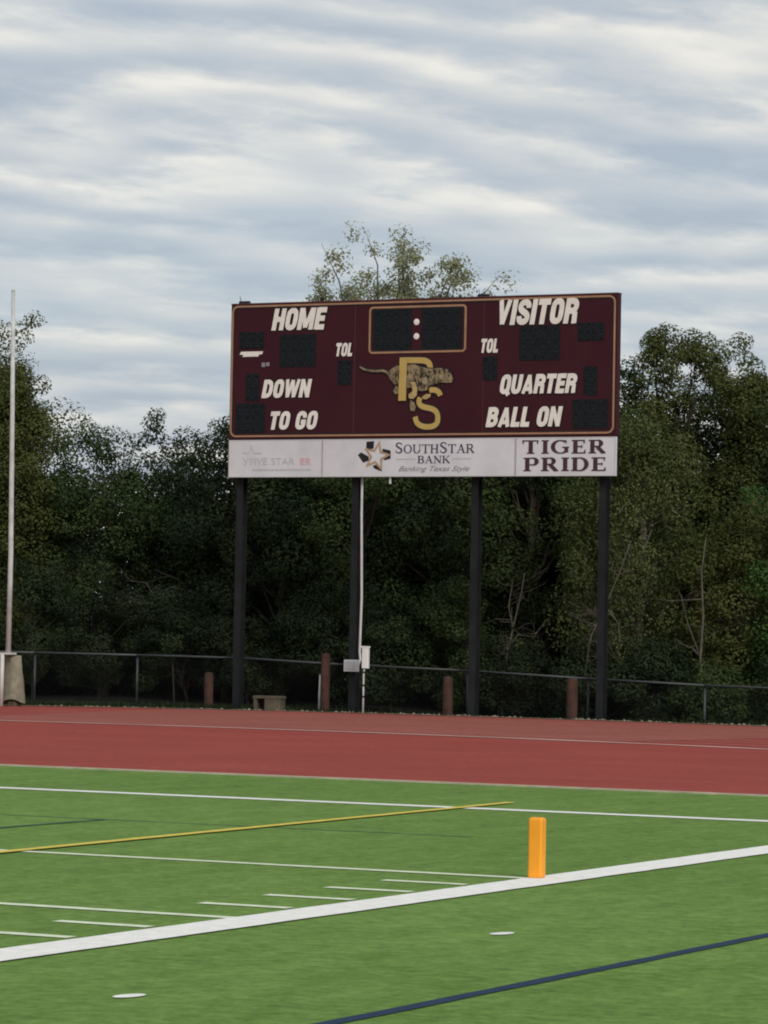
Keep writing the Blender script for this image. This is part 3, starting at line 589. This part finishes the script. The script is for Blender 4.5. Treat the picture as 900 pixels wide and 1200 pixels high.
def block_word(body, box, parent, label):
    def mk(extra, y0):
        w = MB(); x = 0; k = 0
        for ch in body:
            W, st = BLOCK[ch]
            for q in st:
                q = [Vector(v) for v in q]
                if extra:
                    q[0] = q[0]+(q[0]-q[1]).normalized()*extra/2; q[-1] = q[-1]+(q[-1]-q[-2]).normalized()*extra/2
                wd_ = (.21 if ch in 'MWVAN' and abs(q[0].x-q[-1].x) > .1 else .245)+extra
                w.ribbon([(v[0]+x, v[1]) for v in (smooth([tuple(v) for v in q], 1) if len(q) > 3 else q)], wd_, y0-0.0004*k); k += 1
            x += W+.055
        return w, x-.055
    w, tot = mk(0, -0.020); sh = .20; sx = (box[2]-box[0])/(tot+sh); sz = box[3]-box[1]
    for wd_, nm, mm in ((mk(.11, -0.006)[0], 'lettering_outline', m_blk), (w, 'lettering', m_ltr)):
        wd_.v = [(box[0]+(v[0]+v[2]*sh)*sx, v[1], box[1]+v[2]*sz) for v in wd_.v]
        o = wd_.build(nm, mm, parent)
        if nm == 'lettering': o['label'] = label
for k, body in (('HOME', 'HOME'), ('DOWN', 'DOWN'), ('TOL_L', 'TOL'), ('TOGO', 'TO GO'), ('VISITOR', 'VISITOR'), ('TOL_R', 'TOL'), ('QUARTER', 'QUARTER'), ('BALLON', 'BALL ON')):
    block_word(body, WORDS[k], SB, 'white slanted word ' + body)
w = MB()
for a, b_, c_, d_ in MARKS[:2]: w.poly([(a, b_), (c_-.03, b_), (c_, d_), (a+.04, d_)], -0.012)
w.build('maker_mark', m_ltr, SB)
w = MB()
for a, b_, c_, d_ in MARKS[2:]: w.poly([(a, b_), (c_, b_), (c_, d_), (a, d_)], -0.012)
w.build('small_mark', m_grey2, SB)

# emblem: gold letters P and S with a leaping tiger between them
def grow(pts, d):
    cx = sum(p[0] for p in pts)/len(pts); cz = sum(p[1] for p in pts)/len(pts)
    return [(x+(x-cx)/max(.01, math.hypot(x-cx, z-cz))*d, z+(z-cz)/max(.01, math.hypot(x-cx, z-cz))*d) for x, z in pts]
ol = MB(); ol.poly(grow(P_STEM, .035), -0.0100); ol.ribbon(smooth(P_BOWL), 0.20, -0.0110)
gl = MB(); gl.poly(P_STEM, -0.0160); gl.ribbon(smooth(P_BOWL), 0.135, -0.0170)
e1 = gl.build('emblem_letter', m_gold2, SB); e1['label'] = 'gold letter P of the emblem'
so = MB().ribbon(smooth(S_MAIN), 0.20, -0.0120).ribbon(smooth(S_TOP), 0.20, -0.0130)
e2 = MB().ribbon(smooth(S_MAIN), 0.125, -0.0180).ribbon(smooth(S_TOP), 0.125, -0.0190).build('emblem_letter', m_gold2, SB); e2['label'] = 'gold letter S of the emblem'
tb = MB().poly(BODY, -0.0260).ribbon(smooth(TAIL), [0.035+0.03*i/(len(smooth(TAIL))-1) for i in range(len(smooth(TAIL)))], -0.0250).poly(PAW2, -0.0270)
ol.poly(grow(BODY, .03), -0.0215); ol.ribbon(smooth(TAIL), 0.10, -0.0205); ol.poly(grow(PAW2, .02), -0.0225); ol.poly(grow(LEG, .02), -0.0272)
ol.build('emblem_outline', m_blk, SB); so.build('emblem_outline', m_blk, SB)
tg = tb.build('emblem_tiger', m_fur, SB); tg['label'] = 'brown striped tiger leaping through the gold letters'
rnd = random.Random(3); w = MB()
for i in range(90):
    x = rnd.uniform(-.62, .84); z = rnd.uniform(7.50, 7.92); dx = rnd.uniform(-.05, .05); l = rnd.uniform(.05, .14)
    if -.47 < x < -.26: continue
    w.ribbon([(x, z), (x+dx*.5+.015, z-l*.5), (x+dx, z-l)], [.006, rnd.uniform(.018, .042), .006], -0.0285-0.0001*i)
so_ = w.build('stripes', m_blk, tg); so_['kind'] = 'stuff'
for k_, pg in enumerate((LEG, PAW, FACEPATCH, HIP)): MB().poly(pg, -0.042-0.001*k_).build('cream_patch', mat('tiger_cream', (0.40, 0.29, 0.12), 0.6, 0.25, 9) if k_ < 2 else mat('tiger_buff', (0.25, 0.20, 0.12), 0.6, 0.3, 14), tg)
MB().poly(P_STEM, -0.046).build('emblem_stem', m_gold2, SB)

# serif capitals drawn from stems, thin bars and swelling curves (unit cap height)
def serif(ch, wt=0.2, th=0.07):
    g = MB(); lay = [0.0]
    def y(): lay[0] -= 0.0006; return lay[0]
    def bar(x0, z0, x1, z1): g.poly([(x0, z0), (x1, z0), (x1, z1), (x0, z1)], y())
    def stem(x, top=1, bot=1, w=None):
        w = w or wt; bar(x, 0, x+w, 1)
        if bot: bar(x-.09, 0, x+w+.09, th)
        if top: bar(x-.09, 1-th, x+w+.09, 1)
    def arc(cx, cz, rx, rz, a0, a1, w=None, n=16):
        w = w or wt; P = [(cx+rx*math.cos(R(a0+(a1-a0)*i/n)), cz+rz*math.sin(R(a0+(a1-a0)*i/n))) for i in range(n+1)]
        g.ribbon(P, [th+(w-th)*abs(math.cos(R(a0+(a1-a0)*i/n)))**1.5 for i in range(n+1)], y())
    def dia(x0, z0, x1, z1, w): g.ribbon([(x0, z0), (x1, z1)], w, y())
    def tick(x, z, dz): g.poly([(x-.05, z), (x+.05, z), (x+.03, z+dz), (x-.0, z+dz)], y())
    W = 0.9
    if ch == 'T': W = .92; bar(0, 1-th, .92, 1); stem(.36, 0, 1); tick(.05, 1-th, -.2); tick(.86, 1-th, -.2)
    elif ch == 'I': W = .38; stem(.09)
    elif ch == 'E': W = .78; stem(.09); bar(.2, 1-th, .74, 1); bar(.2, .47, .58, .47+th); bar(.2, 0, .78, th); tick(.69, 1-th, -.18); tick(.73, th, .2); bar(.54, .40, .60, .62)
    elif ch == 'H': W = .98; stem(.09); stem(.69); bar(.2, .47, .75, .47+th)
    elif ch == 'R': W = .95; stem(.09); bar(.2, 1-th, .5, 1); bar(.2, .47, .5, .47+th); arc(.48, .735, .21, .235, 90, -90); dia(.48, .5, .82, .04, wt*.95); bar(.72, 0, .95, th)
    elif ch == 'P': W = .82; stem(.09); bar(.2, 1-th, .52, 1); bar(.2, .43, .52, .43+th); arc(.5, .715, .23, .26, 90, -90)
    elif ch == 'D': W = .95; stem(.09); bar(.2, 1-th, .5, 1); bar(.2, 0, .5, th); arc(.46, .5, .38, .465, 90, -90)
    elif ch == 'B': W = .84; stem(.09); bar(.2, 1-th, .5, 1); bar(.2, .5, .5, .5+th); bar(.2, 0, .5, th); arc(.48, .755, .19, .21, 90, -90); arc(.5, .275, .23, .245, 90, -90)
    elif ch == 'O': W = .98; arc(.49, .5, .39, .465, 0, 360, n=28)
    elif ch == 'G': W = .98; arc(.52, .5, .42, .465, 50, 330, n=24); bar(.74, .08, .74+wt*.9, .45); bar(.62, .42, 1.0, .42+th); tick(.82, .98, -.25)
    elif ch == 'S': W = .72; SP = smooth([(.62, .75), (.58, .90), (.36, .965), (.14, .88), (.12, .68), (.36, .52), (.58, .38), (.62, .2), (.5, .06), (.3, .035), (.12, .12), (.08, .28)]); g.ribbon(SP, [th+(wt*.95-th)*max(0, math.sin(math.pi*i/(len(SP)-1)))**2 for i in range(len(SP))], y())
    elif ch == 'U': W = .98; bar(.09, .35, .09+wt, 1); bar(.0, 1-th, .09+wt+.09, 1); bar(.78, .35, .78+th, 1); bar(.68, 1-th, .96, 1); arc(.49, .36, .31, .32, 180, 360, wt)
    elif ch == 'A': W = 1.0; dia(.14, .02, .48, .99, th); dia(.48, .99, .82, .02, wt); bar(.28, .33, .66, .33+th); bar(.02, 0, .28, th); bar(.68, 0, 1, th)
    elif ch == 'N': W = 1.0; bar(.14, 0, .14+th, 1); bar(.0, 0, .32, th); bar(.80, 0, .80+th, 1); bar(.68, 1-th, 1, 1); dia(.12, .97, .84, .03, wt); bar(.0, 1-th, .24, 1)
    elif ch == 'K': W = .95; stem(.09); dia(.26, .4, .76, .96, th); dia(.42, .56, .82, .04, wt); bar(.62, 1-th, .92, 1); bar(.68, 0, .96, th)
    return g, W
def serif_word(word, box, m, parent, big='', y=-0.006, wt=0.2, th=0.07, gap=0.12, name='lettering', label=None):
    x = 0; w = MB(); parts = []
    for i, ch in enumerate(word):
        g, W = serif(ch, wt, th); s = 1.0 if (not big or i in big) else 0.80
        parts.append((g, x, s)); x += (W+gap)*s
    x -= gap; sx = (box[2]-box[0])/x; sz = box[3]-box[1]
    for g, ox, s in parts: w.add([(box[0]+(ox+v[0]*s)*sx, y+v[1], box[1]+v[2]*s*sz) for v in g.v], g.f)
    o = w.build(name, m, parent)
    if label: o['label'] = label
    return o
pans = []
for i, (a, b_) in enumerate(((X0, DIV[0]-.008), (DIV[0]+.008, DIV[1]-.008), (DIV[1]+.008, X1))):
    o = MB().box((a, 0.0, ZB), (b_, 0.09, ZM-0.012)).build('sponsor_panel', m_ad, SB)
    o['label'] = ('white sponsor panel with faded grey lettering', 'white sponsor panel with a star logo', 'white panel with dark serif words TIGER PRIDE')[i]; pans.append(o)
    frame('panel_rim', mat('panel_rim', (0.50, 0.49, 0.50), 0.5, 0.1, 3), a, ZB, b_, ZM-0.012, 0.012, 0.02, -0.004, 0.003, o)
serif_word('TIGER', ADS['TIGER'], m_dkmar, pans[2], wt=.24, th=.09, gap=.16); serif_word('PRIDE', ADS['PRIDE'], m_dkmar, pans[2], wt=.24, th=.09, gap=.16)
serif_word('SOUTHSTAR', ADS['SOUTHSTAR'], m_purp, pans[1], big={0, 5}, wt=.17, th=.07, gap=.06)
serif_word('BANK', ADS['BANK'], m_purp, pans[1], wt=.17, th=.07, gap=.06)
text_mesh('Banking Texas Style', ADS['TAG'], m_grey2, 'lettering', pans[1], -0.006, 0.45, 0.0)
w = MB()
for k in ('RULE1', 'RULE2'): a, b_, c_, d_ = ADS[k]; MB().poly([(a, b_), (c_, b_), (c_, d_), (a, d_)], -0.005).build('rule_line', m_grey, pans[1])
fv = ADS['FIVESTAR']; fm = fv[0]+(fv[2]-fv[0])*.44
text_mesh('FIVE', (fv[0], fv[1], fm-.06, fv[3]), m_grey, 'lettering', pans[0], -0.006, 0.0, 0.0)
text_mesh('STAR', (fm+.05, fv[1], fv[2], fv[3]), m_grey, 'lettering', pans[0], -0.006, 0.0, 0.0)
ex = ADS['ER']; xm_ = ex[0]+(ex[2]-ex[0])*.47
text_mesh('E', (ex[0], ex[1], xm_-.015, ex[3]), m_pink, 'lettering', pans[0], -0.006, 0.0, 0.03)
text_mesh('R', (xm_+.015, ex[1], ex[2], ex[3]), m_pink, 'lettering', pans[0], -0.006, 0.0, 0.03)
a, b_, c_, d_ = ADS['LINE']; w = MB(); rnd = random.Random(4); x = a
while x < c_-.05:
    l = rnd.uniform(.04, .11); w.poly([(x, b_), (min(x+l, c_), b_), (min(x+l, c_), d_-.012), (x, d_-.012)], -0.005); x += l+.022
w.build('small_print', m_grey, pans[0])
MB().ribbon([(-4.52, 5.99), (-4.35, 5.99), (-4.31, 6.17), (-4.24, 5.99), (-4.02, 5.98)], 0.02, -0.005).ribbon([(-4.50, 5.87), (-4.42, 5.78), (-4.36, 5.88)], .025, -0.006).ribbon([(-4.42, 5.78), (-4.46, 5.70)], .025, -0.007).build('outline_star', m_grey, pans[0])
# star logo: pale star, tan edging, dark pieces around it
cx, cz = -1.02, 5.895
star = lambda r0, r1, rot: [(cx+(r0 if i % 2 == 0 else r1)*math.cos(R(rot+36*i)), cz+(r0 if i % 2 == 0 else r1)*math.sin(R(rot+36*i))) for i in range(10)]
def fan(w, pts, y): return w.add([(cx, y, cz)]+[(p[0], y, p[1]) for p in pts], [(0, 1+i, 1+(i+1) % len(pts)) for i in range(len(pts))])
lg = MB()
for px_ in ([(-1.285, 6.235), (-1.09, 6.245), (-1.10, 6.07), (-1.21, 6.06), (-1.29, 6.09)], [(-1.50, 5.93), (-1.42, 5.99), (-1.22, 5.89), (-1.21, 5.80), (-1.36, 5.75)], [(-1.11, 5.68), (-.93, 5.73), (-.88, 5.55), (-.95, 5.57), (-1.08, 5.62)], [(-.87, 6.07), (-.67, 6.03), (-.66, 5.99), (-.66, 5.84), (-.82, 5.80), (-.88, 5.94)]):
    lg.poly(px_, -0.004)
lg.build('logo_piece', m_blk, pans[1])
w = MB(); fan(w, star(.37, .17, 78), -0.0055); w.build('logo_star_edge', mat('logo_tan', (0.38, 0.26, 0.17), 0.6, 0.15, 5), pans[1])
w = MB(); fan(w, star(.25, .105, 78), -0.0075); w.build('logo_star', m_ad, pans[1])

# posts: wide-flange beams behind the panels
def ibeam(x, z0, z1, y0, d=0.25, bf=0.165, tf=0.022, tw=0.02):
    w = MB()
    w.box((x-bf/2, y0, z0), (x+bf/2, y0+tf, z1)); w.box((x-bf/2, y0+d-tf, z0), (x+bf/2, y0+d, z1)); w.box((x-tw/2, y0+tf-.002, z0), (x+tw/2, y0+d-tf+.002, z1)); return w
for i, x in enumerate(POSTS):
    gz = ground_z(-23.809+x, 46.6)-0.05
    po = ibeam(x, gz, ZT-0.35, 0.24).build('post', m_steel, SB)
    MB().box((x-.22, .16, gz), (x+.22, .60, gz+0.075)).build('footing', m_kerb, po)
for z in (ZB+0.15, ZM+0.35, ZM+1.7, ZT-0.5): MB().box((X0+.05, .201, z), (X1-.05, .238, z+.1)).build('cross_beam', m_steel, SB)
MB().box((X0+.02, 0.10, ZM-.12), (X1-.02, 0.195, ZM2-.001)).build('cross_beam', m_steel, SB)  # added dark filler, blocks sky light at the seam above the sponsor panels
MB().box((X0+.05, 0.092, ZB+.1), (X1-.05, 0.21, ZB+.17)).build('cross_beam', m_steel, SB)
for x in LUGS: MB().bbox((x-.14, .04, ZT+.025), (x+.14, .14, ZT+.085), .015).tube([(x-.1, .09, ZT+.08), (x-.13, .09, ZT+.2)], .008, 5).build('lifting_bracket', m_blk, SB)
# conduit and junction box on the second post
cx0 = CONDUIT[0][0]
MB().tube([(cx0+.01, .215, ZB+.2), (cx0+.01, .215, 4.9), (CONDUIT[0][0]+.01, .215, 4.6), (CONDUIT[1][0], .215, 2.65), (CONDUIT[2][0]+.005, .215, 1.42), (CONDUIT[3][0]-.03, .215, 1.22), (CONDUIT[3][0]-.09, .19, 1.05)], .030, 8).build('conduit', mat('conduit_grey', (0.50, 0.50, 0.50), 0.5, 0.1, 4), SB, True)
(jx0, jz1), (jx1, jz0) = JBOX
jb = MB().bbox((jx0, .07, jz0), (jx1, .20, jz1), .012).build('junction_box', mat('box_grey', (0.42, 0.44, 0.45), 0.5, 0.08, 5), SB)
MB().bbox((jx0+.05, .062, jz0+.04), (jx1-.05, .0695, jz1-.04), .004).build('box_cover', mat('cover_grey', (0.34, 0.36, 0.37), 0.5, 0.08, 5), jb)
MB().box((jx0+.1, .2, jz0+.05), (jx1-.1, .242, jz1-.05)).build('bracket', m_steel, jb)
MB().box((0.02+X0+(X1-X0)*.425, .05, ZB-.16), (X0+(X1-X0)*.425+.06, .09, ZB)).build('hanging_clip', m_ad, SB)

# ------------------------------------------------------------------ meter pedestal
MP = thing('meter_pedestal', (-24.90, 45.93, 0.0), 'thin upright pipe carrying a slim white electrical box beside the second scoreboard post', 'electrical box')
MB().tube([(0, 0, -.05), (0, 0, .55), (0.0, 0, .9), (.015, 0, 1.018)], .022, 8).build('pipe', mat('conduit_grey', (0.5,)*3), MP, True)
bx = MB().bbox((-.035, -.05, 1.03), (.115, .06, 1.50), .012).build('meter_box', mat('box_white', (0.70, 0.71, 0.69), 0.5, 0.06, 4), MP)
MB().box((-.055, -.055, 1.50), (.125, .065, 1.535)).build('lid', mat('box_white', (0.7,)*3), bx)
MB().box((-.05, -.03, 1.09), (-.035, .03, 1.22)).build('latch', m_blk, bx)
for z in (.36, .62, .92): MB().tube([(0, 0, z), (0, 0, z+.04)], .03, 8).build('clamp', m_steel, MP)

# ------------------------------------------------------------------ fence
FP = [(-52, 1.24), (-43, 1.22), (-34.45, 1.21), (-31.55, 1.205), (-28.7, 1.19), (-25.8, 1.085), (-22.78, 1.02), (-19.78, .905), (-16.98, .82), (-13.9, .77), (-10.9, .74), (-8, .72)]
FYL = 46.95
FE = thing('chain_link_fence', (-25.0, FYL, 0.0), 'low black chain-link fence with grey steel rail along the wood', 'fence')
m_rail = mat('fence_steel', (0.058, 0.062, 0.066), 0.55, 0.25, 3, metal=0.3)
for (a, za), (b_, zb) in zip(FP, FP[1:]):
    MB().tube([(a+25, 0, za), (b_+25, 0, zb)], .026, 8).build('rail', m_rail, FE, True)
for (a, za) in FP[1:-1]:
    po = MB().tube([(a+25, .055, ground_z(a, FYL)-.1), (a+25, .055, za-.018)], .030, 8).build('fence_post', m_rail, FE, True)
    MB().tube([(a+25, .055, za-.03), (a+25, .055, za+.005)], [.036, .022], 8).build('post_cap', m_rail, po)
w = MB(); fx = np.array([p_[0] for p_ in FP]); fz = np.array([p_[1] for p_ in FP])
def wire(xa, xb):
    n = 8; pts = []
    for i in range(n+1):
        x = xa+(xb-xa)*i/n; zt = float(np.interp(x, fx, fz))-.03; zb = ground_z(x, FYL)+.03
        pts.append((x+25, .032 if xb > xa else .028, zb+(zt-zb)*i/n))
    w.tube(pts[::4], .0022, 3, False)
for i in range(int(36/0.075)):
    x = -46+i*0.075; wire(x, x+1.15); wire(x+1.15, x)
ob = w.build('chain_link', mat('black_vinyl', (0.012, 0.014, 0.014), 0.5, 0.2, 4), FE); ob['kind'] = 'stuff'

# ------------------------------------------------------------------ small things along the track edge
m_wood = mat('red_wood', (0.048, 0.022, 0.016), 0.9, 0.4, 5, 0.6, 25, col2=(0.06, 0.028, 0.020))
def wpost(x, y, h, wdt, label, tilt=0.0):
    root = thing('wooden_post', (x, y, ground_z(x, y)), label, 'post', 'wooden posts in front of the fence')
    root.rotation_euler = (0, tilt, 0); gz = ground_z(x, y); n = 12
    w = MB(); rnd = random.Random(int(-x*10))
    zs = [-.15, .1, h*.35, h*.7, h-gz-.02]; rr = [wdt*.52, wdt*.5, wdt*.49, wdt*.5, wdt*.48]
    vs = [((rr[j]+rnd.uniform(-.006, .006))*math.cos(2*math.pi*k/n), (rr[j]+rnd.uniform(-.006, .006))*math.sin(2*math.pi*k/n), zs[j]) for j in range(5) for k in range(n)]
    fs = [(j*n+k, j*n+(k+1) % n, (j+1)*n+(k+1) % n, (j+1)*n+k) for j in range(4) for k in range(n)]
    w.add(vs, fs).build('shaft', m_wood, root, True)
    MB().add([(rr[4]*.97*math.cos(2*math.pi*k/n), rr[4]*.97*math.sin(2*math.pi*k/n), zs[4]+rnd.uniform(-.004, .012)) for k in range(n)]+[(0, 0, zs[4]+.02)], [(k, (k+1) % n, n) for k in range(n)]).build('end_grain', mat('end_grain', (0.08, 0.05, 0.04), 0.95, 0.4, 14), root)
wpost(-29.24, 46.42, .84, .215, 'short reddish wooden post left of the first scoreboard post')
wpost(-26.20, 46.52, 1.36, .215, 'tallest reddish-brown wooden post between the first two scoreboard posts', 0.004)
wpost(-23.03, 46.50, .88, .23, 'reddish wooden post just left of the third scoreboard post')
wpost(-19.95, 46.50, .91, .25, 'reddish wooden post beside a fence post left of the last scoreboard post')
o = MB().tube([(0, 0, -.1), (0, 0, .4), (.015, 0, .86)], .030, 8).tube([(.015, 0, .86), (.015, 0, .885)], [.034, .026], 8).build('pipe_stake', mat('pipe_white', (0.60, 0.58, 0.54), 0.5, 0.15, 5), None, True)
o.location = (-26.38, 46.6, -.03); tag(o, 'thin white pipe stake leaning on the left of the tallest wooden post', 'pipe')
CB = thing('concrete_box', (-27.35, 45.95, 0.005), 'small weathered concrete box with a dark open end at the track edge', 'concrete box', rz=R(8))
m_conc = mat('old_concrete', (0.085, 0.07, 0.048), 0.95, 0.35, 4, 0.6, 25)
MB().bbox((-.06, -.18, 0), (.33, .18, .27), .012).build('block', m_conc, CB)
MB().bbox((-.33, -.18, 0), (-.25, .18, .27), .012).build('end_wall', m_conc, CB)
MB().bbox((-.35, -.19, .272), (.35, .19, .335), .015).build('lid', m_conc, CB)
MB().box((-.25, .12, 0), (-.06, .17, .268)).build('back_wall', m_conc, CB)

# pale mast on a short white stub with a weathered canvas cover
PM = thing('pole', (-32.50, 42.75, 0.0), 'tall thin pale pole with canvas-wrapped base at the left edge', 'pole')
m_pole = mat('pole_paint', (0.44, 0.45, 0.44), 0.5, 0.18, 3.0, spec=0.2, col2=(0.50, 0.51, 0.50))
MB().tube([(.03, 0, 1.2), (.04, 0, 3.5), (.0, 0, 6.5), (-.05, 0, 9.58)], [.062, .060, .055, .045], 10).build('mast', m_pole, PM, True)
MB().tube([(-.05, 0, 9.58), (-.05, 0, 9.63)], [.05, .02], 10).build('mast_cap', m_pole, PM, True)
MB().box((-.16, -.12, 1.19), (.18, .12, 1.235)).build('base_plate', mat('plate_paint', (0.52, 0.51, 0.47), 0.5, 0.1, 4), PM)
MB().tube([(-.075, -.10, -.05), (-.06, -.10, 1.19)], .052, 10).build('stub_post', mat('plate_paint', (0.5,)*3), PM, True)
rnd = random.Random(12); w = MB(); n = 20; lv = 9; vs = []
for j in range(lv):
    a = j/(lv-1); z = .12+1.05*a
    for k in range(n):
        an = 2*math.pi*k/n; fold = 1+.10*math.sin(an*5+a*2)+rnd.uniform(-.03, .03)
        rx_, ry_ = (.245-.075*a)*fold, (.25-.08*a)*fold
        vs.append((.06+rx_*math.cos(an)-.02*a, .24+ry_*math.sin(an), z-(.05*math.sin(an*2+1)*(1-a) if j == 0 else 0)))
w.add(vs, [(j*n+k, j*n+(k+1) % n, (j+1)*n+(k+1) % n, (j+1)*n+k) for j in range(lv-1) for k in range(n)]+[tuple((lv-1)*n+k for k in range(n))])
w.build('canvas_cover', mat('canvas', (0.22, 0.205, 0.15), 0.95, 0.3, 5, 0.5, 12), PM, True)
MB().bbox((-.02, .08, -.03), (.18, .36, .13), .02).build('foot', mat('foot_brown', (0.10, 0.07, 0.05), 0.9, 0.3, 6), PM)

# ------------------------------------------------------------------ pylon at the goal-line corner
m_or = mat('pylon_orange', (0.88, 0.34, 0.022), 0.55, 0.06, 4, spec=0.3)
PY = thing('pylon', (0.055, 0.03, 0.009), 'bright orange foam pylon standing where goal line meets sideline', 'pylon', rz=R(4))
w = MB(); s = .0555; c_ = .013
def rg(z, i=0.0):
    a = s-i; return [(-a+c_, -a, z), (a-c_, -a, z), (a, -a+c_, z), (a, a-c_, z), (a-c_, a, z), (-a+c_, a, z), (-a, a-c_, z), (-a, -a+c_, z)]
zs = [(0.002, .004), (.02, 0), (.15, 0.0005), (.3, 0), (.438, 0), (.452, .005), (.457, .014)]
for z, i in zs: w.v += rg(z, i)
w.f = [(j*8+k, j*8+(k+1) % 8, j*8+8+(k+1) % 8, j*8+8+k) for j in range(len(zs)-1) for k in range(8)]+[tuple((len(zs)-1)*8+k for k in range(8))]
w.build('foam_body', m_or, PY)
MB().bbox((-.05, -.05, 0), (.05, .05, .0018), .0005).build('base_weight', m_blk, PY)
